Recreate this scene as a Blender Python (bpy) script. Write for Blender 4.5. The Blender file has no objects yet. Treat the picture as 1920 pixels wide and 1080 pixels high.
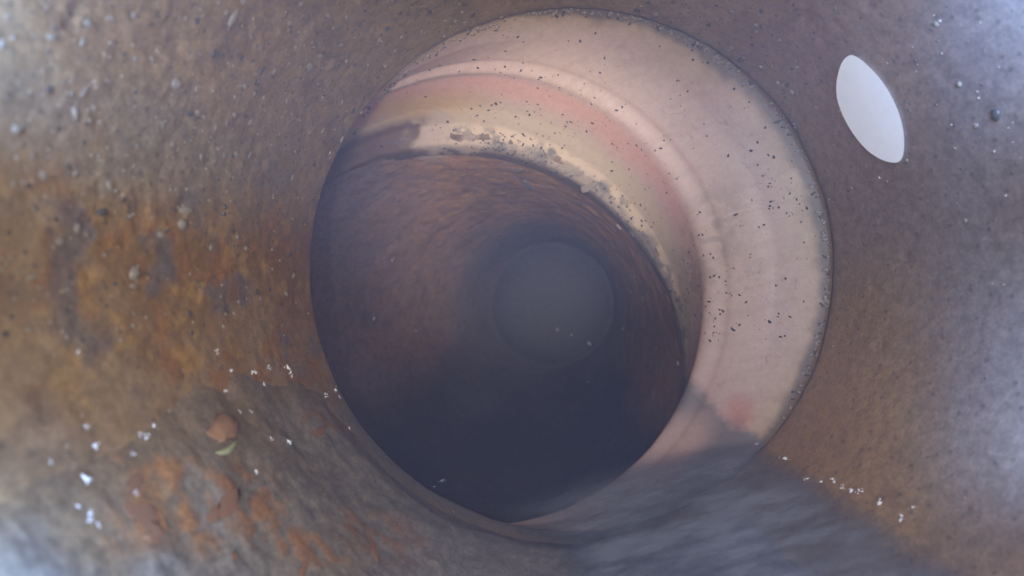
import bpy, bmesh, math, random
import numpy as np
from mathutils import Matrix, Vector

R = 0.075                      # inner radius of the near pipe (a 6 inch drain)
ROLL = math.radians(17.0)      # the push camera lies rolled on the pipe floor
M4 = Matrix.Rotation(ROLL, 4, 'Y')
M3 = np.array(M4.to_3x3())
sc = bpy.context.scene
col = sc.collection
random.seed(5)
rng = np.random.default_rng(11)

# ------------------------------------------------------------------ camera
cam_d = bpy.data.cameras.new('camera')
cam_d.sensor_width = 36; cam_d.lens = 18
cam_d.clip_start = 0.001; cam_d.clip_end = 50
cam = bpy.data.objects.new('camera', cam_d)
cam.matrix_world = M4 @ Matrix.Rotation(math.pi/2, 4, 'X')
col.objects.link(cam); sc.camera = cam
cam_d.dof.use_dof = True
cam_d.dof.focus_distance = 1.95*R
cam_d.dof.aperture_fstop = 15.0

# ------------------------------------------------------------------ world, LED lamps and added fill spots
w = bpy.data.worlds.new('World'); sc.world = w; w.use_nodes = True
w.node_tree.nodes['Background'].inputs[0].default_value = (0.30, 0.33, 0.42, 1)
w.node_tree.nodes['Background'].inputs[1].default_value = 0.02
sc.view_settings.view_transform = 'Standard'; sc.view_settings.look = 'None'
sc.view_settings.exposure = 0.0; sc.view_settings.gamma = 1.0
sc.view_settings.use_curve_mapping = False

def spot(name, loc, aim, watt, color, size_deg, blend=1.0, rad=0.03):
    d = bpy.data.lights.new(name, 'SPOT')
    d.energy = watt; d.color = color; d.spot_size = math.radians(size_deg); d.spot_blend = blend
    d.shadow_soft_size = rad*R
    o = bpy.data.objects.new(name, d); col.objects.link(o)
    p = M4 @ (Vector(loc)*R); t = M4 @ (Vector(aim)*R)
    o.location = p; o.rotation_euler = (t-p).to_track_quat('-Z', 'Y').to_euler()
    return o
WHITE = (1.0, 0.955, 0.875); COOL = (0.24, 0.46, 1.0); VIOLET = (0.52, 0.56, 1.0)
LED = 0.110
for k in range(6):
    a = math.radians(60*k+30)
    spot('led', (0.22*math.cos(a), -0.05, 0.22*math.sin(a)),
         (0.22*math.cos(a)+0.25, 2.0, 0.22*math.sin(a)+0.12), LED, WHITE, 138)
for sx in (-1, 1):            # two added narrow spots that brighten the far pipe
    spot('bore_fill', (0.16*sx, -0.02, 0.10), (0.02+0.05*sx, 4.0, 0.62), 0.95, WHITE, 42, 1.0)
# added tinted spots by the pipe wall, for edge glow and lighter water
spot('side_fill', (0.90, 0.72, 0.50), (1.22, 1.10, 0.62), 0.46, COOL, 94, 1.0, 0.08)
spot('side_fill', (0.96, 0.76, -0.20), (1.32, 1.14, -0.24), 0.30, COOL, 104, 1.0, 0.08)
spot('side_fill', (-0.62, 0.52, 0.30), (-0.84, 0.80, 0.40), 0.10, COOL, 104, 1.0, 0.08)
spot('side_fill', (-0.44, 0.38, -0.32), (-0.70, 0.62, -0.46), 0.26, COOL, 100, 1.0, 0.08)
spot('side_fill', (0.45, 0.30, -0.36), (0.50, 1.10, -0.90), 0.11, VIOLET, 130, 1.0, 0.08)

# ------------------------------------------------------------------ helpers
def lin(c):
    c = np.asarray(c, float)/255.0
    return np.where(c <= 0.04045, c/12.92, ((c+0.055)/1.055)**2.4)

def _hash(ix, iy, iz, seed):
    h = (ix.astype(np.uint32)*np.uint32(374761393) + iy.astype(np.uint32)*np.uint32(668265263)
         + iz.astype(np.uint32)*np.uint32(2147483647 & 1274126177) + np.uint32(seed*1013904223 & 0xffffffff))
    h = (h ^ (h >> np.uint32(13)))*np.uint32(1274126177)
    h = h ^ (h >> np.uint32(16))
    return (h & np.uint32(0xffffff)).astype(np.float32)/np.float32(0xffffff)

def vnoise(p, seed=0):
    i = np.floor(p).astype(np.int64); f = (p-i).astype(np.float32); f = f*f*(3-2*f)
    x, y, z = i[..., 0], i[..., 1], i[..., 2]
    out = 0
    for dx in (0, 1):
        wx = f[..., 0] if dx else 1-f[..., 0]
        for dy in (0, 1):
            wy = f[..., 1] if dy else 1-f[..., 1]
            for dz in (0, 1):
                wz = f[..., 2] if dz else 1-f[..., 2]
                out = out + wx*wy*wz*_hash(x+dx, y+dy, z+dz, seed)
    return out

def fbm(p, scale, octv=4, seed=0, gain=0.5):
    s = 0; a = 1; t = 0
    q = p*scale
    for k in range(octv):
        s = s + a*vnoise(q, seed+k*17); t += a; a *= gain; q = q*2.03+5.1
    return s/t                 # about 0..1, mean 0.5

def sstep(a, b, x):
    t = np.clip((x-a)/(b-a), 0, 1); return t*t*(3-2*t)

def blend(c, m, target):
    m = np.clip(m, 0, 1)[..., None]
    return c*(1-m)+np.asarray(target)*m

def toworld(p): return p @ M3.T

def proj(p):                   # where a point of the place shows in the photograph (1920 wide)
    y = np.maximum(p[..., 1], 1e-6)
    return 960+p[..., 0]/y*960, 540-p[..., 2]/y*960

def spot2(u, v, cu, cv, ru, rv, rot=0, soft=0.5):
    c, s = math.cos(math.radians(rot)), math.sin(math.radians(rot))
    dx, dy = u-cu, v-cv
    d = np.sqrt(((dx*c+dy*s)/ru)**2+((-dx*s+dy*c)/rv)**2)
    return 1-sstep(1-soft, 1+soft, d)

def grid_obj(name, P, mat, colors=None, wet=None, closed=False, flip=False, parent=None):
    """P: (rows, cols, 3) in lens-aligned coordinates, in metres"""
    nr, nc = P.shape[:2]
    V = toworld(P.reshape(-1, 3))
    r = np.arange(nr-1)[:, None]; c = np.arange(nc if closed else nc-1)[None, :]
    c2 = (c+1) % nc
    a = r*nc+c; b = r*nc+c2; d = (r+1)*nc+c; e = (r+1)*nc+c2
    q = np.stack([a, b, e, d] if not flip else [a, d, e, b], -1).reshape(-1, 4)
    me = bpy.data.meshes.new(name)
    me.vertices.add(len(V)); me.vertices.foreach_set('co', V.astype(np.float32).ravel())
    me.loops.add(q.size); me.loops.foreach_set('vertex_index', q.astype(np.int32).ravel())
    me.polygons.add(len(q)); me.polygons.foreach_set('loop_start', np.arange(0, q.size, 4, dtype=np.int32))
    me.polygons.foreach_set('use_smooth', np.ones(len(q), bool))
    me.update(calc_edges=True); me.validate()
    if colors is not None:
        at = me.attributes.new('stain', 'FLOAT_COLOR', 'POINT')
        c4 = np.ones((len(V), 4), np.float32); c4[:, :3] = colors.reshape(-1, 3)
        at.data.foreach_set('color', c4.ravel())
    if wet is not None:
        at = me.attributes.new('wet', 'FLOAT', 'POINT')
        at.data.foreach_set('value', wet.astype(np.float32).ravel())
    o = bpy.data.objects.new(name, me); col.objects.link(o)
    me.materials.append(mat)
    if parent: o.parent = parent
    return o

def pydata(name, V, F, mat, parent=None, smooth=True, world=False):
    me = bpy.data.meshes.new(name)
    V = np.asarray(V, float)
    if not world: V = toworld(V)
    me.from_pydata(V.tolist(), [], F); me.update()
    if smooth: me.polygons.foreach_set('use_smooth', np.ones(len(me.polygons), bool))
    if mat: me.materials.append(mat)
    o = bpy.data.objects.new(name, me); col.objects.link(o)
    if parent: o.parent = parent
    return o

def tag(o, label=None, cat=None, group=None, kind=None):
    if label: o['label'] = label
    if cat: o['category'] = cat
    if group: o['group'] = group
    if kind: o['kind'] = kind
    return o

# ------------------------------------------------------------------ materials
def new_mat(name):
    m = bpy.data.materials.new(name); m.use_nodes = True
    nt = m.node_tree
    return m, nt, nt.nodes['Principled BSDF']

def N(nt, kind, **kw):
    n = nt.nodes.new(kind)
    for k, v in kw.items(): setattr(n, k, v)
    return n

def noise_node(nt, co, scale, detail=4, rough=0.6):
    n = N(nt, 'ShaderNodeTexNoise'); n.inputs['Scale'].default_value = scale
    n.inputs['Detail'].default_value = detail; n.inputs['Roughness'].default_value = rough
    nt.links.new(co, n.inputs['Vector']); return n

def ramp(nt, src, a, b, lo=0.0, hi=1.0):
    n = N(nt, 'ShaderNodeMapRange'); n.interpolation_type = 'SMOOTHSTEP'
    n.inputs['From Min'].default_value = a; n.inputs['From Max'].default_value = b
    n.inputs['To Min'].default_value = lo; n.inputs['To Max'].default_value = hi
    nt.links.new(src, n.inputs['Value']); return n.outputs['Result']

def mixc(nt, fac, a, b, mode='MIX'):
    n = N(nt, 'ShaderNodeMix', data_type='RGBA', blend_type=mode)
    for key, v in ((0, fac), (6, a), (7, b)):
        if isinstance(v, (int, float)): n.inputs[key].default_value = v
        elif isinstance(v, tuple): n.inputs[key].default_value = (*v, 1)
        else: nt.links.new(v, n.inputs[key])
    return n.outputs[2]

def surface(name, fine=0.35, specks=0.0, speck_col=(0.5, 0.45, 0.38), pits=0.0, bump=0.4,
            bscale=1.0, rough=(0.42, 0.7), coat=0.25, coat_rough=0.22, flat=None, stretch=None):
    """stained, slimy mineral surface: colour from the stains laid on the mesh, grain and relief from noise"""
    m, nt, bs = new_mat(name)
    tc = N(nt, 'ShaderNodeTexCoord'); co = tc.outputs['Object']
    if flat is None:
        at = N(nt, 'ShaderNodeAttribute', attribute_name='stain'); base = at.outputs['Color']
    else:
        rgb = N(nt, 'ShaderNodeRGB'); rgb.outputs[0].default_value = (*flat, 1); base = rgb.outputs[0]
    s = bscale/R
    n1 = noise_node(nt, co, 32*s, 5, 0.7)
    n2 = noise_node(nt, co, 105*s, 3, 0.6)
    g = ramp(nt, n1.outputs['Fac'], 0.25, 0.75, 1-fine, 1+fine)
    cc = N(nt, 'ShaderNodeCombineColor')
    for k in range(3): nt.links.new(g, cc.inputs[k])
    base = mixc(nt, 1.0, base, cc.outputs[0], 'MULTIPLY')
    g2 = ramp(nt, n2.outputs['Fac'], 0.25, 0.75, 1-fine*0.7, 1+fine*0.7)
    cc2 = N(nt, 'ShaderNodeCombineColor')
    for k in range(3): nt.links.new(g2, cc2.inputs[k])
    base = mixc(nt, 1.0, base, cc2.outputs[0], 'MULTIPLY')
    hgt = n1.outputs['Fac']
    if specks:
        vo = N(nt, 'ShaderNodeTexVoronoi'); vo.inputs['Scale'].default_value = 26*s; nt.links.new(co, vo.inputs['Vector'])
        vo.inputs['Randomness'].default_value = 1
        sel = ramp(nt, vo.outputs['Color'], 1-specks, 1-specks+0.05)      # only some cells carry a grain
        dd = ramp(nt, vo.outputs['Distance'], 0.16, 0.34, 1, 0)
        mu = N(nt, 'ShaderNodeMath', operation='MULTIPLY'); nt.links.new(sel, mu.inputs[0]); nt.links.new(dd, mu.inputs[1])
        base = mixc(nt, mu.outputs[0], base, speck_col)
    if pits:
        vp = N(nt, 'ShaderNodeTexVoronoi'); vp.inputs['Scale'].default_value = 34*s; nt.links.new(co, vp.inputs['Vector'])
        pd = ramp(nt, vp.outputs['Distance'], 0.10, 0.30, 1, 0)
        psel = ramp(nt, vp.outputs['Color'], 0.45, 0.55)
        mp = N(nt, 'ShaderNodeMath', operation='MULTIPLY'); nt.links.new(pd, mp.inputs[0]); nt.links.new(psel, mp.inputs[1])
        mp2 = N(nt, 'ShaderNodeMath', operation='MULTIPLY'); nt.links.new(mp.outputs[0], mp2.inputs[0]); mp2.inputs[1].default_value = pits
        base = mixc(nt, mp2.outputs[0], base, (0.03, 0.022, 0.018))
    nt.links.new(base, bs.inputs['Base Color'])
    b1 = N(nt, 'ShaderNodeBump'); b1.inputs['Strength'].default_value = bump; b1.inputs['Distance'].default_value = 0.02*R
    nt.links.new(n1.outputs['Fac'], b1.inputs['Height'])
    b2 = N(nt, 'ShaderNodeBump'); b2.inputs['Strength'].default_value = bump; b2.inputs['Distance'].default_value = 0.008*R
    nt.links.new(n2.outputs['Fac'], b2.inputs['Height']); nt.links.new(b1.outputs[0], b2.inputs['Normal'])
    nt.links.new(b2.outputs[0], bs.inputs['Normal'])
    if flat is None:
        aw = N(nt, 'ShaderNodeAttribute', attribute_name='wet')
        bw = ramp(nt, aw.outputs['Fac'], 0.3, 1.0, bump, bump*0.25)      # slime smooths the grain
        nt.links.new(bw, b1.inputs['Strength']); nt.links.new(bw, b2.inputs['Strength'])
        aw = N(nt, 'ShaderNodeAttribute', attribute_name='wet')
        rr = ramp(nt, aw.outputs['Fac'], 0, 1, rough[1], rough[0]); nt.links.new(rr, bs.inputs['Roughness'])
        cw = ramp(nt, aw.outputs['Fac'], 0, 1, 0.0, coat); nt.links.new(cw, bs.inputs['Coat Weight'])
    else:
        bs.inputs['Roughness'].default_value = rough[1]; bs.inputs['Coat Weight'].default_value = coat
    bs.inputs['Coat Roughness'].default_value = coat_rough
    return m

m_rust = surface('rusty_iron', fine=0.24, specks=0.07, speck_col=(0.34, 0.28, 0.21), pits=0.45, bump=0.22, coat=0.5, coat_rough=0.3)
m_pink = surface('pale_pink_clay', fine=0.06, bump=0.06, rough=(0.34, 0.5), coat=0.6, coat_rough=0.2)
m_far = surface('brown_scale', fine=0.16, specks=0.03, pits=0.2, bump=0.15, coat=0.4, coat_rough=0.25)
m_sed = surface('grey_sludge', fine=0.28, specks=0.08, speck_col=(0.36, 0.34, 0.30), pits=0.3, bump=0.2, coat=0.6, coat_rough=0.25)
m_grit = surface('pale_grit', fine=0.3, bump=0.5, flat=(0.36, 0.29, 0.20), coat=0.6, coat_rough=0.15, rough=(0.4, 0.5))
m_gritd = surface('dark_grit', fine=0.3, bump=0.5, flat=(0.10, 0.078, 0.055), coat=0.6, coat_rough=0.15, rough=(0.4, 0.5))
m_chip = surface('orange_rust', fine=0.3, bump=0.5, flat=(0.32, 0.15, 0.062), coat=0.3, coat_rough=0.3, rough=(0.5, 0.6))
m_peb = surface('orange_stone', fine=0.35, bump=0.5, flat=(0.44, 0.22, 0.09), coat=0.3, coat_rough=0.3, rough=(0.5, 0.6))
m_leaf = surface('pale_green_sliver', fine=0.15, bump=0.2, flat=(0.33, 0.33, 0.16), coat=0.4, rough=(0.4, 0.5))
m_speck = surface('black_speck', fine=0.2, bump=0.3, flat=(0.05, 0.042, 0.04), coat=0.2, rough=(0.5, 0.6))
m_crust = surface('pale_crust', fine=0.2, bump=0.4, flat=(0.30, 0.235, 0.18), coat=0.3, rough=(0.5, 0.6))
m_glare = surface('glare_white', fine=0.02, bump=0.03, flat=(0.93, 0.90, 0.82), coat=0.2, coat_rough=0.3, rough=(0.4, 0.5))  # white for the modelled lamp glare
m_foam = surface('white_foam', fine=0.05, bump=0.1, flat=(0.78, 0.77, 0.74), coat=1.0, coat_rough=0.08, rough=(0.3, 0.3))

def water_mat():
    m, nt, bs = new_mat('murky_water')
    out = nt.nodes['Material Output']
    tc = N(nt, 'ShaderNodeTexCoord'); co = tc.outputs['Object']
    mp_ = N(nt, 'ShaderNodeMapping'); mp_.inputs['Scale'].default_value = (1.0, 2.6, 1.0); nt.links.new(co, mp_.inputs['Vector'])
    n = noise_node(nt, mp_.outputs[0], 4.0/R, 6, 0.65); n2 = noise_node(nt, co, 12/R, 3, 0.5)
    bs.inputs['Base Color'].default_value = (0.25, 0.28, 0.34, 1)
    bs.inputs['Roughness'].default_value = 0.2
    bs.inputs['IOR'].default_value = 1.33
    b = N(nt, 'ShaderNodeBump'); b.inputs['Strength'].default_value = 0.15; b.inputs['Distance'].default_value = 0.03*R
    nt.links.new(n2.outputs['Fac'], b.inputs['Height']); nt.links.new(b.outputs[0], bs.inputs['Normal'])
    tr = N(nt, 'ShaderNodeBsdfTransparent'); pass
    mx = N(nt, 'ShaderNodeMixShader')
    aw = N(nt, 'ShaderNodeAttribute', attribute_name='wet')            # thicker, siltier away from the banks
    nt.links.new(mixc(nt, ramp(nt, aw.outputs['Fac'], 0.0, 0.5), (1, 1, 1), (0.66, 0.70, 0.80)), tr.inputs[0])
    mul = N(nt, 'ShaderNodeMath', operation='MULTIPLY')
    nt.links.new(ramp(nt, aw.outputs['Fac'], 0.0, 0.7, 0.0, 0.66), mul.inputs[0])
    nt.links.new(ramp(nt, n.outputs['Fac'], 0.3, 0.7, 0.35, 1.2), mul.inputs[1])
    nt.links.new(mul.outputs[0], mx.inputs[0])
    nt.links.new(tr.outputs[0], mx.inputs[1]); nt.links.new(bs.outputs[0], mx.inputs[2])
    nt.links.new(mx.outputs[0], out.inputs['Surface'])
    return m
m_water = water_mat()

# ------------------------------------------------------------------ the near rusty pipe
CX, CZ = 0.230, 0.0365*2.0
D1 = 2.0
RUST_A = lin((112, 84, 60)); 
def near_pipe():
    nt_, nr_ = 1400, 400
    th = np.linspace(0, 2*np.pi, nt_, endpoint=False)
    inv = np.linspace(1/0.50, 1/D1, nr_)
    y = 1/inv
    T, Y = np.meshgrid(th, y)
    base = np.stack([CX+np.cos(T), Y, CZ+np.sin(T)], -1)
    big = fbm(base, 1.8, 3, 1)-0.5
    med = fbm(base, 7, 4, 2)-0.5
    fine = fbm(base, 30, 3, 3)-0.5
    pit = np.clip(fbm(base, 16, 3, 4)-0.62, 0, 1)
    d = 0.026*big+0.006*med+0.006*fine-0.028*pit
    uu, vv = proj(base)
    d = d*(1-0.7*np.maximum(sstep(1600, 1800, uu), np.maximum(sstep(560, 760, vv), sstep(140, 20, uu))))   # slime fills the relief
    d = d*(1-spot2(uu, vv, 1632, 206, 130, 80, 64, 0.4))       # the wall is flattened to carry the modelled glare
    edge = sstep(1.80, 2.0, Y)
    d = d*(1-0.55*edge)
    d = d-0.020*sstep(1.955, 2.0, Y)              # worn, rounded mouth
    rr = 1-d
    P = np.stack([CX+rr*np.cos(T), Y, CZ+rr*np.sin(T)], -1)
    u, v = proj(base)
    c = np.broadcast_to(lin((138, 112, 76)), P.shape).copy()
    n_a = fbm(base, 2.2, 4, 21); n_b = fbm(base, 5.0, 4, 22); n_c = fbm(base, 11, 4, 23); n_d = fbm(base, 26, 3, 24)
    c = blend(c, sstep(0.50, 0.72, n_b)*0.6, lin((132, 104, 68)))
    c = blend(c, sstep(0.50, 0.70, n_c)*0.45, lin((100, 80, 60)))
    c = blend(c, sstep(0.55, 0.72, n_d)*0.4, lin((150, 124, 92)))
    # rust bloom on the left wall
    left = spot2(u, v, 330, 520, 340, 250, 20, 0.6)
    c = blend(c, left*sstep(0.30, 0.60, n_b*0.5+n_a*0.5)*0.9, lin((128, 90, 36)))
    c = blend(c, left*sstep(0.50, 0.66, n_c)*0.8, lin((144, 94, 34)))
    c = blend(c, left*sstep(0.56, 0.70, fbm(base, 14, 3, 31))*0.8, lin((160, 122, 58)))
    c = blend(c, left*sstep(0.58, 0.74, fbm(base, 9, 3, 32))*0.8, lin((96, 88, 84)))
    # grey silt film above it
    gl = spot2(u, v, 230, 270, 290, 110, 15, 0.7)
    c = blend(c, gl*sstep(0.30, 0.55, n_a)*0.75, lin((130, 118, 98)))
    # mauve upper right, ochre lower right
    ur = spot2(u, v, 1640, 170, 330, 300, 30, 0.6)
    c = blend(c, ur*0.75, lin((124, 98, 80)))
    c = blend(c, ur*sstep(0.5, 0.66, n_b)*0.5, lin((120, 90, 74)))
    rr_ = spot2(u, v, 1700, 480, 230, 190, 0, 0.7)
    c = blend(c, rr_*0.6, lin((112, 100, 92)))
    lr = spot2(u, v, 1600, 740, 260, 190, -30, 0.6)
    c = blend(c, lr*(0.55+0.35*sstep(0.3, 0.6, n_a)), lin((138, 106, 68)))
    c = blend(c, lr*sstep(0.5, 0.68, n_b)*0.35, lin((136, 98, 58)))
    c = blend(c, sstep(1650, 1820, u)*0.7, lin((112, 100, 94)))
    # dark silted line at the mouth
    rim = sstep(1.90, 1.99, Y)
    c = blend(c, rim*0.55*sstep(0.3, 0.6, n_b), lin((96, 80, 70)))
    c = blend(c, sstep(1.975, 2.0, Y)*0.8, lin((80, 68, 62)))
    c = blend(c, sstep(1.7, 1.95, Y)*sstep(690, 800, v)*(1-sstep(1100, 1300, u))*0.9, lin((98, 94, 92)))      # silt over the lower lip
    wet = np.clip(0.25+0.5*sstep(0.4, 0.7, n_a)+0.5*sstep(500, 900, v)+0.3*ur+0.8*sstep(1600, 1800, u)+0.5*sstep(140, 20, u), 0, 1)
    P[..., 1] -= 0.05*np.clip(fbm(base, 6, 4, 33)-0.35, 0, 1)*sstep(1.88, 2.0, Y)      # ragged, broken mouth
    # the run behind the lens, and the back side of the wall, close the shell
    back = np.stack([np.stack([CX+r0*np.cos(th), np.full_like(th, y0), CZ+r0*np.sin(th)], -1)
                     for r0, y0 in ((1.06, 1.9), (1.06, -1.6), (0.99, -1.6))])
    mouth = np.stack([np.stack([CX+r0*np.cos(th), np.full_like(th, y0), CZ+r0*np.sin(th)], -1)
                      for r0, y0 in ((1.018, 1.985),)])
    P2 = np.concatenate([back[2:3], P, mouth, back[0:1], back[1:2], back[2:3]])
    def ext(a): return np.concatenate([a[:1], a, a[-1:], a[-1:], a[:1], a[:1]])
    o = grid_obj('rusty_pipe', P2*R, m_rust, ext(c), ext(wet), closed=True)
    tag(o, 'rough rust-brown iron drain pipe surrounding the view, nearest the lens', 'pipe')
    return o
rusty_pipe = near_pipe()

# ------------------------------------------------------------------ the pale coupling
def ring(cu, cv, rp, d):
    return ((cu-960)/960*d, -(cv-540)/960*d, rp/960*d, d)
K = np.array([(CX, CZ, 1.030, 1.94), (CX-0.012, CZ-0.006, 1.034, 2.00),
              ring(1000, 528, 456, 2.13), ring(925, 553, 441, 2.235), ring(896, 562, 437, 2.30),
              ring(880, 596, 441, 2.40), ring(865, 632, 444, 2.51), ring(857, 664, 446, 2.60), ring(850, 706, 446, 2.68),
              ring(848, 730, 452, 2.78)])
KS = np.array([0, 0.06, 0.26, 0.44, 0.50, 0.58, 0.72, 0.82, 0.95, 1.0])
def hub_rings(s):
    # smooth interpolation of the rings (monotone enough: linear, then a short blur)
    ss = np.linspace(0, 1, 401)
    out = []
    for k in range(4):
        f = np.interp(ss, KS, K[:, k])
        ker = np.hanning(23); ker /= ker.sum()
        fp = np.pad(f, 11, mode='reflect', reflect_type='odd')
        out.append(np.interp(s, ss, np.convolve(fp, ker, 'valid')))
    return out
def coupling():
    nt_, nr_ = 1000, 240
    th = np.linspace(0, 2*np.pi, nt_, endpoint=False); s = np.linspace(0, 1, nr_)
    cx, cz, r, d = hub_rings(s)
    T, S = np.meshgrid(th, s)
    base = np.stack([cx[:, None]+r[:, None]*np.cos(T), np.broadcast_to(d[:, None], T.shape), cz[:, None]+r[:, None]*np.sin(T)], -1)
    n_a = fbm(base, 2.0, 3, 41); n_b = fbm(base, 6, 4, 42); n_c = fbm(base, 18, 4, 43)
    dr = 0.010*(n_a-0.5)+0.006*(n_b-0.5)+0.034*sstep(0.440, 0.490, S)   # moulded stop
    r2 = r[:, None]-dr
    P = np.stack([cx[:, None]+r2*np.cos(T), base[..., 1], cz[:, None]+r2*np.sin(T)], -1)
    u, v = proj(base)
    c = np.broadcast_to(lin((188, 160, 144)), P.shape).copy()
    c = blend(c, sstep(0.42, 0.62, n_a)*0.6, lin((190, 156, 146)))
    c = blend(c, (1-sstep(0.08, 0.26, S+0.10*(n_a-0.5)))*0.75, lin((182, 154, 118)))          # ochre run by the mouth
    salmon = sstep(0.485, 0.53, S)*(1-sstep(0.54, 0.70, S+0.16*(n_b-0.5)+0.1*(n_a-0.5)))
    c = blend(c, (1-sstep(0.05, 0.17, S+0.16*(n_b-0.5)+0.1*(n_c-0.5)))*0.55, lin((140, 112, 84)))    # rust bleeding in from the mouth
    ang_ = np.stack([T*3.0, S*2.2, 0*S], -1)
    run = sstep(0.54, 0.66, fbm(ang_*np.array([4.0, 1.0, 1.0]), 3.0, 4, 45))
    c = blend(c, run*0.16, lin((160, 132, 110)))
    hair = sstep(0.022, 0.0, np.abs(fbm(ang_*np.array([1.0, 2.4, 1.0]), 5.0, 3, 47)-0.5))*sstep(0.45, 0.6, n_b)*(1-sstep(0.35, 0.45, S))
    c = blend(c, hair*0.35, lin((120, 98, 84)))
    c = blend(c, (1-sstep(0.085, 0.125, S+0.05*(n_b-0.5)+0.04*(n_c-0.5)))*0.75, lin((92, 80, 70)))    # joint dirt, also painting in the shade of the gap
    salmon = salmon*(1-0.7*sstep(330, 520, v))
    c = blend(c, salmon*(0.65+0.5*(n_b-0.5)), lin((214, 156, 138)))
    cream = sstep(0.60, 0.74, S+0.08*(n_b-0.5))
    c = blend(c, cream*0.85, lin((194, 170, 142)))
    yel = spot2(u, v, 790, 185, 110, 22, -6, 0.8)
    c = blend(c, yel*0.7, lin((190, 150, 92)))
    # black slime line next to the far pipe
    slime = sstep(0.865, 0.91, S+0.16*(n_b-0.5)+0.10*(n_c-0.5))*sstep(860, 940, u)
    c = blend(c, slime*0.55, lin((96, 90, 86)))
    c = blend(c, sstep(0.52, 0.64, n_c)*sstep(0.80, 0.87, S)*0.55, lin((86, 82, 82)))
    c = blend(c, sstep(0.955, 0.985, S+0.04*(n_b-0.5))*0.9, lin((92, 74, 58)))
    # dirty right-hand flank with dark streaks
    fl = spot2(u, v, 1330, 470, 50, 120, 15, 0.6)*sstep(0.48, 0.6, n_c)
    c = blend(c, fl*0.3, lin((120, 106, 92)))
    # purple-brown tone that covers the left shoulder
    dk = sstep(0.70, 0.80, S+0.06*(n_b-0.5))*(1-sstep(730, 830, u+140*(n_b-0.5)+90*(n_c-0.5)))
    c = blend(c, dk*0.92, lin((98, 74, 66)))
    c = blend(c, (1-sstep(700, 760, u))*sstep(0.30, 0.5, S)*sstep(280, 200, v)*0, lin((98, 74, 66)))
    smear = np.maximum(spot2(u+70*(n_c-0.5), v+50*(n_b-0.5), 818, 235, 36, 46, 10, 0.3), spot2(u+60*(n_c-0.5), v+40*(n_b-0.5), 882, 262, 22, 15, 0, 0.3))
    c = blend(c, smear*0.9, lin((180, 156, 138)))
    # silt that has settled in the corner by the waterline
    low = sstep(-14, 22, v-700-(u-1285)*0.9+70*(n_b-0.5)+40*(n_c-0.5))*sstep(1100, 1200, u)
    low = low*(1-0.8*spot2(u, v, 1255, 850, 100, 40, -42, 0.5))
    c = blend(c, low*0.85, lin((100, 96, 98)))
    c = blend(c, spot2(u, v, 1388, 772, 24, 30, 0, 0.6)*0.6, lin((186, 124, 104)))
    wet = np.clip(0.5+0.5*(n_a-0.5)+salmon*0.3, 0, 1)
    o = grid_obj('pipe_coupling', P*R, m_pink, c, wet, closed=True)
    tag(o, 'pale pink and cream clay coupling beyond the rusty pipe mouth', 'pipe coupling')
    return o
pipe_coupling = coupling()

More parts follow.
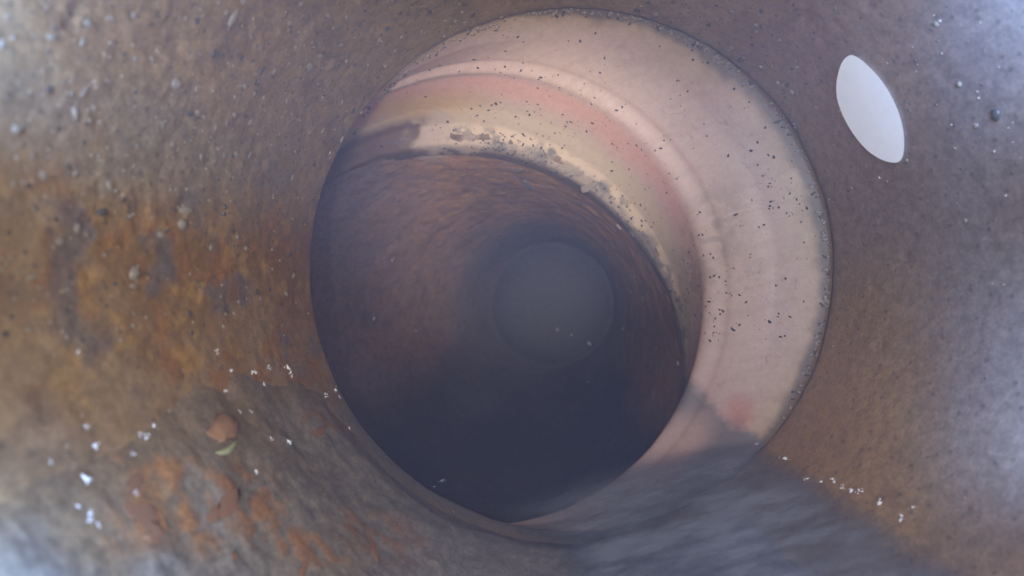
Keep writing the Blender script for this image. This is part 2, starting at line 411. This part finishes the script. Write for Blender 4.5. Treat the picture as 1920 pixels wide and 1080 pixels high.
# ------------------------------------------------------------------ the far pipe
F0 = ring(850, 706, 446, 2.68); F1 = ring(1035, 572, 122, 5.0)
def far_ring(d):
    t = (d-F0[3])/(F1[3]-F0[3])
    return [F0[k]*(1-t)+F1[k]*t for k in range(3)]
def far_pipe():
    nt_, nr_ = 800, 260
    th = np.linspace(0, 2*np.pi, nt_, endpoint=False)
    d = 1/np.linspace(1/2.63, 1/5.0, nr_)
    T, D = np.meshgrid(th, d)
    cx, cz, r = [a for a in far_ring(D)]
    base = np.stack([cx+r*np.cos(T), D, cz+r*np.sin(T)], -1)
    n_a = fbm(base, 1.6, 3, 51); n_b = fbm(base, 5, 4, 52); n_c = fbm(base, 16, 4, 53)
    # a ragged layer of scale that starts a little inside the coupling
    q = D-2.635-0.14*(n_b-0.30)-0.03*(n_c-0.5)
    lift = 0.030*sstep(-0.02, 0.05, q)
    lift = lift+0.04*(n_a-0.5)*sstep(0.1, 0.5, q)+0.026*(n_b-0.5)*sstep(0, 0.2, q)+0.012*(n_c-0.5)
    lift = lift-0.05*(1-sstep(-0.05, 0.0, q))
    r2 = r-lift
    P = np.stack([cx+r2*np.cos(T), D, cz+r2*np.sin(T)], -1)
    u, v = proj(base)
    c = np.broadcast_to(lin((180, 134, 92)), P.shape).copy()
    c = blend(c, sstep(0.45, 0.7, n_b)*0.6, lin((152, 112, 74)))
    c = blend(c, sstep(0.5, 0.7, n_c)*0.4, lin((112, 88, 74)))
    crust = sstep(0.0, 0.03, q)*(1-sstep(0.05, 0.12, q))*sstep(0.45, 0.6, n_b)
    c = blend(c, crust*0.35, lin((132, 112, 92)))
    c = blend(c, (1-sstep(0.03, 0.10, q))*0.8, lin((98, 84, 70)))
    pl = sstep(0.60, 0.66, fbm(base, 9, 3, 54))*(1-sstep(0.25, 0.6, q))
    c = blend(c, pl*0.6, lin((158, 130, 108)))
    c = blend(c, (1-sstep(620, 880, u+160*(n_b-0.5)))*0.75, lin((108, 98, 110)))  # grey-violet haze put into the colour of the left wall
    c = blend(c, sstep(1030, 1250, u)*sstep(480, 620, v)*0.5, lin((96, 74, 70)))
    smear = np.maximum(spot2(u+70*(n_c-0.5), v+50*(n_b-0.5), 812, 238, 34, 46, 10, 0.3), spot2(u+60*(n_c-0.5), v+40*(n_b-0.5), 882, 262, 24, 16, 0, 0.3))
    c = blend(c, smear*0.9, lin((176, 154, 136)))      # grout film run over the edge
    ca = np.degrees(np.arctan2(base[..., 2]-cz, base[..., 0]-cx)) % 360
    floor_ = sstep(182, 222, ca+26*(n_a-0.5))*(1-sstep(318, 350, ca+26*(n_a-0.5)))       # near-black tone along the floor
    c = blend(c, floor_*0.93, lin((58, 54, 58)))
    c = blend(c, sstep(3.6, 4.9, D+0.8*(n_a-0.5))*0.9, lin((116, 104, 102)))              # paler far end, its milky haze put into the colour
    wet = np.clip(0.5+0.4*(n_a-0.5), 0, 1)
    # the pipe turns away at its end: a rounded back wall
    last = P[-1]; cen = np.array([F1[0], 5.0, F1[1]])
    caps = []
    for f, dy in ((0.93, 0.05), (0.82, 0.11), (0.66, 0.16), (0.45, 0.20), (0.2, 0.22), (0.01, 0.225)):
        caps.append(cen+(last-cen)*f+np.array([0, dy, 0]))
    P = np.concatenate([P, np.stack(caps)])
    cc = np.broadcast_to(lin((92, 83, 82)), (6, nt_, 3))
    c = np.concatenate([c, cc]); wet = np.concatenate([wet, np.zeros((6, nt_))])
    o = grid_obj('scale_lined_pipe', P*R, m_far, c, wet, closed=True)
    tag(o, 'dark brown scale-lined pipe running away beyond the pale coupling', 'pipe')
    return o
scale_pipe = far_pipe()

# ------------------------------------------------------------------ sludge bank, lower left of the near pipe
def sludge():
    nt_, nr_ = 620, 260
    th = np.radians(np.linspace(188, 322, nt_)); y = 1/np.linspace(1/0.5, 1/1.97, nr_)
    T, Y = np.meshgrid(th, y); A = np.degrees(T)
    base = np.stack([CX+np.cos(T), Y, CZ+np.sin(T)], -1)
    st = np.stack([T*1.1, Y*2.6, 0*Y], -1)                       # drawn out around the pipe by the passing skid
    n_a = fbm(base, 2.4, 4, 61); n_b = fbm(st, 5, 4, 62); n_c = fbm(st, 16, 4, 63); n_d = fbm(base, 28, 3, 64)
    edge = sstep(190, 214, A+16*(n_a-0.5))*(1-sstep(292, 316, A))*(1-0.75*sstep(1.70, 1.95, Y))
    t = -0.035+edge*(0.066+0.05*(n_a-0.5)+0.008*(n_b-0.5)+0.004*(n_c-0.5)+0.005*(n_d-0.5))
    t = np.where(edge <= 0.0, -0.035, t)
    rr = 1-t
    P = np.stack([CX+rr*np.cos(T), Y, CZ+rr*np.sin(T)], -1)
    u, v = proj(base)
    c = np.broadcast_to(lin((112, 103, 90)), P.shape).copy()
    c = blend(c, sstep(0.45, 0.65, n_b)*0.6, lin((128, 120, 106)))
    c = blend(c, sstep(0.5, 0.68, n_c)*0.5, lin((88, 82, 76)))
    c = blend(c, sstep(0.55, 0.70, n_d)*0.4, lin((140, 132, 116)))
    br = 1-sstep(200, 218, A+24*(n_b-0.5))
    c = blend(c, br*0.8, lin((116, 94, 62)))
    for (a, b, ra, rb, rot) in ((265, 975, 60, 90, 60), (430, 955, 90, 60, 40), (700, 1025, 90, 40, 20), (620, 790, 70, 26, -10),
                                (290, 890, 90, 26, 15), (330, 1010, 60, 40, 40), (550, 1050, 90, 30, 15)):
        m = spot2(u, v, a, b, ra, rb, rot, 0.6)*sstep(0.42, 0.58, n_c*0.5+n_d*0.5)
        c = blend(c, m*0.85, lin((142, 98, 54)))
    c = blend(c, sstep(560, 950, u)*0.75, lin((110, 108, 112)))
    wet = np.clip(0.6+0.8*(n_b-0.5), 0, 1)
    o = grid_obj('sludge_bank', P*R, m_sed, c, wet)
    tag(o, 'wet grey-brown sludge bank along the lower left of the rusty pipe', 'sludge', kind='structure')
    return o
sludge_bank = sludge()

# ------------------------------------------------------------------ water
WA, WB = (0.975, -0.600), math.tan(ROLL)
def water():
    ys = 1/np.linspace(1/0.45, 1/5.0, 170); nc = 90
    rows = []
    for d in ys:
        if d < 1.97: cx, cz, r = CX, CZ, 1.0
        elif d < 2.74:
            ss = np.linspace(0, 1, 300); hr = hub_rings(ss)
            cx, cz, r = [np.interp(d, hr[3], hr[k]) for k in range(3)]
        else: cx, cz, r = far_ring(d)
        # the level line z = WA.z + WB (x - WA.x) cut with the pipe's circle
        a = 1+WB*WB; k0 = WA[1]-WB*WA[0]-cz
        b = 2*(-cx+WB*k0); c_ = cx*cx+k0*k0-(r+0.012)**2
        disc = max(b*b-4*a*c_, 1e-6)
        sl = 0.075*(1-float(sstep(1.7, 1.95, d)))                      # the sludge pushes the shoreline in
        c_l = cx*cx+k0*k0-(r+0.012-sl)**2
        x0 = (-b-math.sqrt(max(b*b-4*a*c_l, 1e-6)))/(2*a); x1 = (-b+math.sqrt(disc))/(2*a)
        x = np.linspace(x0, x1, nc); z = WA[1]+WB*(x-WA[0])
        rows.append(np.stack([x, np.full(nc, d), z], -1))
    P = np.stack(rows)
    n = fbm(P, 5, 3, 71)-0.5
    P[..., 2] += 0.010*n
    e = np.linspace(-1, 1, nc)[None, :]*np.ones((len(ys), 1))
    o = grid_obj('water', P*R, m_water, wet=(1-e*e)*(1-0.85*sstep(1.80, 2.25, P[..., 1])))
    tag(o, 'shallow murky grey water lying along the pipe floor', 'water', kind='structure')
    return o
water_o = water()

# ------------------------------------------------------------------ small pieces, set on the surfaces
bpy.context.view_layer.update()
dg = bpy.context.evaluated_depsgraph_get()
def pick(u, v, objs):
    dirv = M4.to_3x3() @ Vector(((u-960)/960, 1.0, -(v-540)/960)).normalized()
    best = None
    for o in objs:
        ok, loc, nor, _ = o.ray_cast(Vector((0, 0, 0)), dirv, depsgraph=dg)
        if ok:
            dist = loc.length
            if best is None or dist < best[2]:
                if nor.dot(dirv) > 0: nor = -nor
                best = (loc, nor, dist, o)
    return best

def blob_mesh(name, mat, seed, squash=0.6, rough=0.35, sub=1):
    bm = bmesh.new(); bmesh.ops.create_icosphere(bm, subdivisions=sub, radius=1)
    r_ = random.Random(seed)
    for vt in bm.verts:
        vt.co *= 1+rough*(r_.random()-0.5)*2
        vt.co.z *= squash
    me = bpy.data.meshes.new(name); bm.to_mesh(me); bm.free()
    me.polygons.foreach_set('use_smooth', np.ones(len(me.polygons), bool))
    me.materials.append(mat); return me

def frame(nor, spin):
    q = nor.to_track_quat('Z', 'Y').to_matrix().to_4x4()
    return q @ Matrix.Rotation(spin, 4, 'Z')

def put(name, me, hit, sx, sy, sz, spin, sink=0.2, parent=None):
    o = bpy.data.objects.new(name, me); col.objects.link(o)
    mw = Matrix.Translation(hit[0]+hit[1]*(sz*(0.5-sink))) @ frame(hit[1], spin) @ Matrix.Diagonal((sx, sy, sz, 1))
    o.matrix_world = mw
    if parent: o.parent = parent
    return o

def joined(name, items, mat, parent):
    """many tiny blobs as one mesh; items: (hit, sx, sy, sz, spin)"""
    t = [blob_mesh('tmp', mat, 900+k, 0.8, 0.35, 1) for k in range(4)]
    base = []
    for me in t:
        base.append((np.array([vv.co[:] for vv in me.vertices]), [tuple(p.vertices) for p in me.polygons]))
    V = []; F = []; n = 0
    for k, (h, sx, sy, sz, spin) in enumerate(items):
        bv, bf = base[k % 4]
        m = np.array(frame(h[1], spin).to_3x3())
        V.append((bv*np.array([sx, sy, sz])) @ m.T + np.array(h[0])+np.array(h[1])*sz*0.2)
        F += [tuple(i+n for i in f) for f in bf]; n += len(bv)
    for me in t: bpy.data.meshes.remove(me)
    o = pydata(name, np.concatenate(V), F, mat, parent, world=True); o['kind'] = 'stuff'
    return o

# grit and mineral crumbs grown into the rusty wall
grit_me = [blob_mesh('grit', m_grit, k, 0.7) for k in range(4)]
gritd_me = [blob_mesh('dark_grit', m_gritd, 30+k, 0.7) for k in range(3)]
GR = [(435, 35, 9, 22), (330, 155, 14, 12), (580, 125, 14, 10), (600, 105, 8, 6), (490, 132, 5, 10), (140, 210, 8, 14), (157, 172, 6, 12),
      (165, 42, 8, 8), (250, 28, 6, 6), (380, 28, 4, 6), (370, 212, 9, 7), (358, 212, 7, 6), (440, 182, 4, 5), (470, 228, 5, 9), (425, 230, 3, 8),
      (305, 235, 3, 10), (468, 290, 4, 8), (420, 290, 4, 7), (435, 292, 4, 6), (404, 240, 4, 8), (408, 278, 3, 5), (548, 332, 4, 8),
      (204, 348, 6, 10), (217, 358, 6, 6), (345, 395, 16, 8), (190, 398, 12, 9), (143, 428, 8, 10), (112, 452, 10, 8), (340, 420, 14, 12),
      (250, 510, 14, 16), (120, 545, 14, 5), (60, 520, 12, 6), (420, 402, 5, 6), (460, 465, 7, 6), (510, 505, 5, 4), (395, 465, 6, 8),
      (300, 440, 8, 6), (1457, 155, 8, 6), (1484, 172, 5, 6), (1390, 112, 5, 7), (1395, 108, 4, 4), (1490, 238, 5, 4), (1462, 75, 4, 4),
      (1530, 200, 4, 4), (1360, 40, 6, 4), (1250, 66, 6, 5), (805, 22, 7, 5), (853, 40, 7, 5), (650, 32, 8, 5), (712, 75, 7, 5), (740, 95, 5, 4),
      (690, 122, 5, 4), (790, 58, 8, 4), (680, 185, 5, 6), (640, 262, 6, 8), (605, 245, 4, 8), (625, 52, 5, 4), (1700, 300, 4, 4), (1798, 158, 5, 5),
      (1830, 235, 5, 6), (1870, 215, 8, 12), (1810, 412, 4, 5), (1755, 45, 5, 5), (560, 60, 5, 5), (520, 30, 4, 5), (30, 240, 10, 10), (80, 330, 10, 8)]
def px_size(px, hit): return px/960*hit[2]*0.95
def ang(u, v): return math.atan2(-(v-505), u-1070)
for k, (u, v, a, b) in enumerate(GR):
    h = pick(u, v, [rusty_pipe, sludge_bank])
    if not h: continue
    dark = k % 7 == 4
    sx, sy = px_size(a, h)*0.8, px_size(b, h)*0.8
    put('dark_grit' if dark else 'grit', (gritd_me[k % 3] if dark else grit_me[k % 4]), h, sx, sy*1.1, min(sx, sy)*0.8, random.uniform(-0.4, 0.4), 0.35, rusty_pipe)
cnt = 0
while cnt < 170:
    u, v = random.uniform(0, 1500), random.uniform(0, 640)
    if math.hypot(u-1070, v-505) < 500: continue
    h = pick(u, v, [rusty_pipe])
    if not h: continue
    s = px_size(random.uniform(2.2, 5.0), h)
    dark = random.random() < 0.4
    put('dark_grit' if dark else 'grit', random.choice(gritd_me if dark else grit_me), h, s, s*random.uniform(0.8, 1.8), s*0.8, random.uniform(0, 6.28), 0.35, rusty_pipe)
    cnt += 1
def scatter(n, surf, accept, lo, hi, asp=1.6, zf=0.6):
    items = []; tries = 0
    while len(items) < n and tries < n*40:
        tries += 1
        u, v = random.uniform(0, 1920), random.uniform(0, 1080)
        if random.random() > accept(u, v): continue
        h = pick(u, v, surf)
        if not h or h[3] is not surf[0]: continue
        s = px_size(lo+(hi-lo)*random.random()**2.2, h)
        items.append((h, s, s*random.uniform(1, asp), s*zf, random.uniform(0, 6.28)))
    return items
def acc_wall(u, v):
    if math.hypot(u-1070, v-505) < 485: return 0
    k_ = 0.18 if u > 1350 else 1.0
    return k_*(1.0 if v < 420 else (0.5 if v < 640 else 0.15))
joined('grit_scatter', scatter(750, [rusty_pipe], acc_wall, 0.7, 2.6), m_grit, rusty_pipe)
joined('dark_grit_scatter', scatter(900, [rusty_pipe], acc_wall, 0.7, 2.4), m_gritd, rusty_pipe)

# ragged crust along the upper edge of the mouth
items = []
for k in range(420):
    a = math.radians(random.uniform(-35, 150))
    rad = 478+random.gauss(4, 4)
    u, v = 1070+rad*math.cos(a), 505-rad*math.sin(a)
    h = pick(u, v, [rusty_pipe, pipe_coupling])
    if h: 
        s = px_size(random.uniform(1.0, 3.0), h); items.append((h, s, s*2, s*0.7, random.uniform(0, 6.28)))
joined('mouth_crust', items[:260], m_crust, rusty_pipe)
joined('mouth_grime', items[340:], m_gritd, rusty_pipe)

# black specks on the coupling
me_speck = [blob_mesh('black_speck', m_speck, 70+k, 0.5, 0.45) for k in range(3)]
for k, (u, v, a) in enumerate([(1147, 320, 6), (930, 195, 6), (922, 197, 4), (938, 192, 4), (900, 198, 4), (1088, 77, 4), (1066, 77, 3), (944, 66, 3),
                               (1055, 215, 3.5), (981, 118, 3), (964, 147, 3), (1257, 262, 3), (1320, 232, 3), (1325, 255, 4), (1300, 278, 3),
                               (1430, 330, 4), (1440, 350, 4), (1450, 390, 3), (1475, 400, 4), (1480, 405, 3), (1445, 378, 4), (1410, 375, 3), (1115, 330, 4), (1175, 388, 4)]):
    h = pick(u, v, [pipe_coupling])
    if h:
        s = px_size(a*0.45, h); put('black_speck', me_speck[k % 3], h, s, s*random.uniform(0.9, 1.6), s*0.4, random.uniform(0, 6.28), 0.3, pipe_coupling)
def acc_hub(u, v):
    d0 = math.hypot(u-1070, v-505); d3 = math.hypot(u-850, v-706)
    if d0 > 470 or d3 < 415 or v > 640: return 0
    near = math.exp(-max(d3-440, 0)/50.0)
    streak = 0.13*math.exp(-((d0-425)/45.0)**2)*(1 if u > 1280 else 0.25)
    cl = float(vnoise(np.array([u/55.0, v/55.0, 3.3]), 7))
    return min(1, (0.03+1.0*near*(1 if u > 880 else 0.15)+streak)*max(0.05, 3.0*cl-1.0))
joined('speck_scatter', scatter(1000, [pipe_coupling, rusty_pipe, scale_pipe], acc_hub, 0.7, 2.3, 2.0, 0.3), m_speck, pipe_coupling)

# pale flakes of mineral crust on the far pipe's scale and on the coupling's inner lip
flk = [blob_mesh('crust_flake', m_crust, 110+k, 0.35, 0.5, 2) for k in range(4)]
for k, (u, v, a, b) in enumerate([(985, 346, 22, 12), (1036, 319, 9, 9), (1105, 350, 16, 8), (1075, 325, 18, 6), (1150, 395, 10, 9), (1085, 382, 12, 7),
                                  (1165, 410, 6, 10), (975, 318, 12, 6), (1000, 290, 14, 6), (960, 285, 10, 5), (1125, 365, 8, 6), (1185, 440, 6, 9), (1088, 425, 5, 7),
                                  (930, 275, 8, 5), (870, 330, 8, 4)]):
    h = pick(u, v, [scale_pipe, pipe_coupling])
    if h: put('crust_flake', flk[k % 4], h, px_size(a, h), px_size(b, h), px_size(1.6, h), random.uniform(-0.5, 0.5), 0.2, h[3])

# ------------------------------------------------------------------ lamp glare, modelled as a white oval on the upper right wall
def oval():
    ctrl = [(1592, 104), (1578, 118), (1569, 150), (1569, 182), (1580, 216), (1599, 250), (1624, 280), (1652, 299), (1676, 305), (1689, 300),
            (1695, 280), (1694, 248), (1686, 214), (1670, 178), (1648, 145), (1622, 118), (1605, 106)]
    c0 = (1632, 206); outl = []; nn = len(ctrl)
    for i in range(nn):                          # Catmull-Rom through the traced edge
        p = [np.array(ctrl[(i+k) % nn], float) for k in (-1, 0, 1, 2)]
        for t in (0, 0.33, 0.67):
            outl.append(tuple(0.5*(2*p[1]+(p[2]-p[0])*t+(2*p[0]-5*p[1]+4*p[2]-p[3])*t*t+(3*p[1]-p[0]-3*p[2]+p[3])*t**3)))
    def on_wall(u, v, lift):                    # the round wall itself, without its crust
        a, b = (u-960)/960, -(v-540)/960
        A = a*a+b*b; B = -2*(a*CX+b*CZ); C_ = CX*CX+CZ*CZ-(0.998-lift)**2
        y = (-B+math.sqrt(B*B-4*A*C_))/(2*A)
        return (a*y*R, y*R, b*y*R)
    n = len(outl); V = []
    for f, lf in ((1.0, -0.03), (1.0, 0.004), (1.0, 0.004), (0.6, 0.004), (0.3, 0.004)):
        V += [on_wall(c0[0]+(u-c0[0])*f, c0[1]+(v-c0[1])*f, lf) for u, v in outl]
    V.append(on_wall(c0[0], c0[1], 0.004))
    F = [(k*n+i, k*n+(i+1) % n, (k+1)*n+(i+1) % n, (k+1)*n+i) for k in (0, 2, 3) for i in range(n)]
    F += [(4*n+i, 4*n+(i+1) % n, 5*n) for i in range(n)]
    o = pydata('glare_patch', V, F, m_glare)
    tag(o, 'bright white pointed oval of lamp glare, built as a flat patch on the upper right pipe wall', 'glare patch')
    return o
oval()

# ------------------------------------------------------------------ loose bits on the sludge
def stone():
    h = pick(418, 806, [sludge_bank, rusty_pipe])
    me = blob_mesh('rust_pebble', m_peb, 301, 0.7, 0.22, 3)
    for vt in me.vertices:
        f = fbm(np.array([vt.co[:]]), 2.2, 3, 9)[0]; vt.co *= 0.72+0.56*float(f)
    o = put('rust_pebble', me, h, px_size(40, h), px_size(22, h), px_size(13, h), 0.2, 0.3)
    tag(o, 'largest orange rust pebble lying on the sludge at lower left', 'pebble')
    h = pick(424, 846, [sludge_bank, rusty_pipe])
    bm = bmesh.new(); n = 14; vs = []
    for i in range(n+1):
        t = i/n*2-1; wdt = 0.22*(1-t*t)+0.01
        for s in (-1, 0, 1):
            vs.append(bm.verts.new((t, s*wdt+0.25*t*t, 0.10*(1-s*s)*(1-t*t)+0.06*t)))
    for i in range(n):
        for s in range(2):
            a = i*3+s; bm.faces.new((vs[a], vs[a+3], vs[a+4], vs[a+1]))
    me = bpy.data.meshes.new('leaf_sliver'); bm.to_mesh(me); bm.free(); me.materials.append(m_leaf)
    me.polygons.foreach_set('use_smooth', np.ones(len(me.polygons), bool))
    o = bpy.data.objects.new('leaf_sliver', me); col.objects.link(o)
    s = px_size(30, h)
    o.matrix_world = Matrix.Translation(h[0]+h[1]*s*0.12) @ frame(h[1], 0.0) @ Matrix.Diagonal((s, s, s, 1))
    o.modifiers.new('thickness', 'SOLIDIFY').thickness = 0.03
    tag(o, 'pale green plant sliver beside the orange pebble', 'plant sliver')
stone()
chips = [blob_mesh('rust_chip', m_chip, 201+k, 0.3, 0.45, 2) for k in range(4)]
CH = [((262, 960), 30, 40, 'upright orange rust chip in the lower left sludge corner'),
      ((290, 1000), 22, 16, 'small orange rust chip below the upright one at lower left'),
      ((430, 945), 42, 16, 'long orange rust chip on the sludge at lower left'),
      ((400, 965), 26, 10, 'thin orange rust chip just below the long one on the sludge'),
      ((470, 1000), 22, 10, 'small ochre rust chip right of the long orange chip'),
      ((700, 1022), 46, 12, 'flat orange rust chip at the bottom edge of the sludge'),
      ((255, 905), 34, 9, 'narrow orange rust chip above the upright one at lower left'),
      ((600, 808), 36, 8, 'flat orange rust chip close under the pipe mouth'),
      ((440, 1045), 10, 8, 'small yellowish rust chip at the bottom left edge'),
      ((570, 1062), 30, 8, 'thin orange rust chip on the bottom picture edge')]
for k, ((u, v), a, b, lab) in enumerate(CH):
    h = pick(u, v, [sludge_bank, rusty_pipe])
    o = put('rust_chip', chips[k % 4], h, px_size(a, h)*0.7, px_size(b, h)*0.9, px_size(2.2, h), 0.25+random.uniform(-0.3, 0.3), 0.35)
    tag(o, lab, 'rust chip', 'orange rust chips on the sludge')

def foam_mesh(seed):
    bm = bmesh.new(); r_ = random.Random(seed)
    for i in range(9):
        s = r_.uniform(0.12, 0.42)*(1.5 if i == 0 else 1)
        bmesh.ops.create_icosphere(bm, subdivisions=1, radius=s,
            matrix=Matrix.Translation((r_.gauss(0, 0.7), r_.gauss(0, 0.5), s*0.1)) @ Matrix.Rotation(r_.uniform(0, 6), 4, 'Z') @ Matrix.Diagonal((r_.uniform(1, 2), 0.8, 0.5, 1)))
    me = bpy.data.meshes.new('foam_fleck'); bm.to_mesh(me); bm.free()
    me.polygons.foreach_set('use_smooth', np.ones(len(me.polygons), bool)); me.materials.append(m_foam); return me
fm = [foam_mesh(k) for k in range(5)]
FO = {
 ('tiny white foam fleck on the sludge left of the pipe mouth', 'foam flecks left of the mouth'):
   [(148, 660, 5), (407, 658, 6), (434, 695, 5), (475, 698, 8), (505, 690, 6), (540, 692, 9), (545, 700, 7), (495, 720, 5), (422, 733, 5), (612, 742, 7), (628, 730, 7), (640, 722, 5), (637, 745, 4),
    (680, 800, 7), (655, 803, 4), (449, 771, 3.5), (470, 771, 3.5), (540, 826, 9), (508, 822, 5), (480, 885, 5), (600, 805, 3), (830, 902, 7), (815, 912, 4)],
 ('tiny white foam fleck on the sludge at far lower left', 'foam flecks at far lower left'):
   [(162, 800, 5), (178, 838, 6), (182, 832, 4), (268, 816, 9), (290, 797, 6), (250, 851, 5), (160, 895, 8), (165, 902, 6), (95, 865, 4), (172, 962, 6), (168, 975, 5), (147, 950, 4), (185, 985, 4), (255, 925, 6)],
 ('tiny white foam fleck on the right-hand waterline', 'foam flecks on the right waterline'):
   [(1470, 861, 8), (1512, 898, 5), (1540, 903, 4), (1562, 900, 6), (1580, 912, 5), (1598, 918, 7), (1612, 920, 6), (1650, 941, 7), (1690, 970, 6), (1420, 832, 4), (1712, 952, 4)],
 ('tiny white droplet on the wall of the far brown pipe', 'droplets in the far pipe'):
   [(1045, 618, 5), (1105, 645, 7), (1161, 426, 6), (737, 486, 6), (700, 597, 6), (1183, 547, 3.5), (1190, 518, 3.5), (1205, 560, 3.5), (1230, 652, 4), (1103, 716, 3.5), (780, 620, 4), (1072, 628, 3), (1168, 615, 4), (1272, 682, 7), (1180, 625, 3)],
}
SPECIAL = {(540, 692): 'largest white foam fleck of the bright cluster left of the pipe mouth',
           (148, 660): 'lone white foam fleck highest on the far left wall',
           (268, 816): 'widest white foam fleck left of the orange pebble',
           (160, 895): 'largest white foam fleck near the lower left corner',
           (540, 826): 'white foam fleck to the right of the orange pebble',
           (830, 902): 'white foam fleck on the lower lip of the rusty pipe mouth',
           (407, 658): 'topmost white foam fleck between left wall and pipe mouth',
           (1470, 861): 'uppermost and largest foam fleck on the right-hand waterline',
           (1690, 970): 'lowest white foam fleck on the right-hand waterline',
           (1161, 426): 'white droplet high on the right side of the far pipe edge',
           (737, 486): 'lone white droplet on the left wall of the far pipe',
           (1105, 645): 'largest white droplet low in the middle of the far pipe',
           (1272, 682): 'white droplet where the pale coupling meets the water at right'}
k = 0
for (lab, grp), pts in FO.items():
    far = 'droplet' in lab
    for (u, v, a) in pts:
        h = pick(u, v, [scale_pipe, pipe_coupling, water_o] if far else [sludge_bank, rusty_pipe, water_o])
        if not h: continue
        s = px_size(a, h)*(0.6 if far else 0.75)
        o = put('droplet' if far else 'foam_fleck', fm[k % 5], h, s, s, s, random.uniform(0, 6.28), 0.4)
        tag(o, SPECIAL.get((u, v), lab), 'droplet' if far else 'foam', grp); k += 1

# ------------------------------------------------------------------ damp air
def haze():
    x0, x1, y0, y1, z0, z1 = -2.6, 2.6, -2.2, 11.0, -2.8, 2.4
    V = [(x*R, y*R, z*R) for x in (x0, x1) for y in (y0, y1) for z in (z0, z1)]
    F = [(0, 1, 3, 2), (4, 6, 7, 5), (0, 4, 5, 1), (2, 3, 7, 6), (0, 2, 6, 4), (1, 5, 7, 3)]
    m = bpy.data.materials.new('damp_air'); m.use_nodes = True; nt = m.node_tree
    nt.nodes.remove(nt.nodes['Principled BSDF'])
    pv = nt.nodes.new('ShaderNodeVolumePrincipled')
    pv.inputs['Color'].default_value = (0.34, 0.48, 1.0, 1); pv.inputs['Density'].default_value = 0.34
    nt.links.new(pv.outputs[0], nt.nodes['Material Output'].inputs['Volume'])
    o = pydata('haze', V, F, m, smooth=False)
    tag(o, 'thin bluish damp air filling the pipe', 'haze', kind='stuff')
haze()
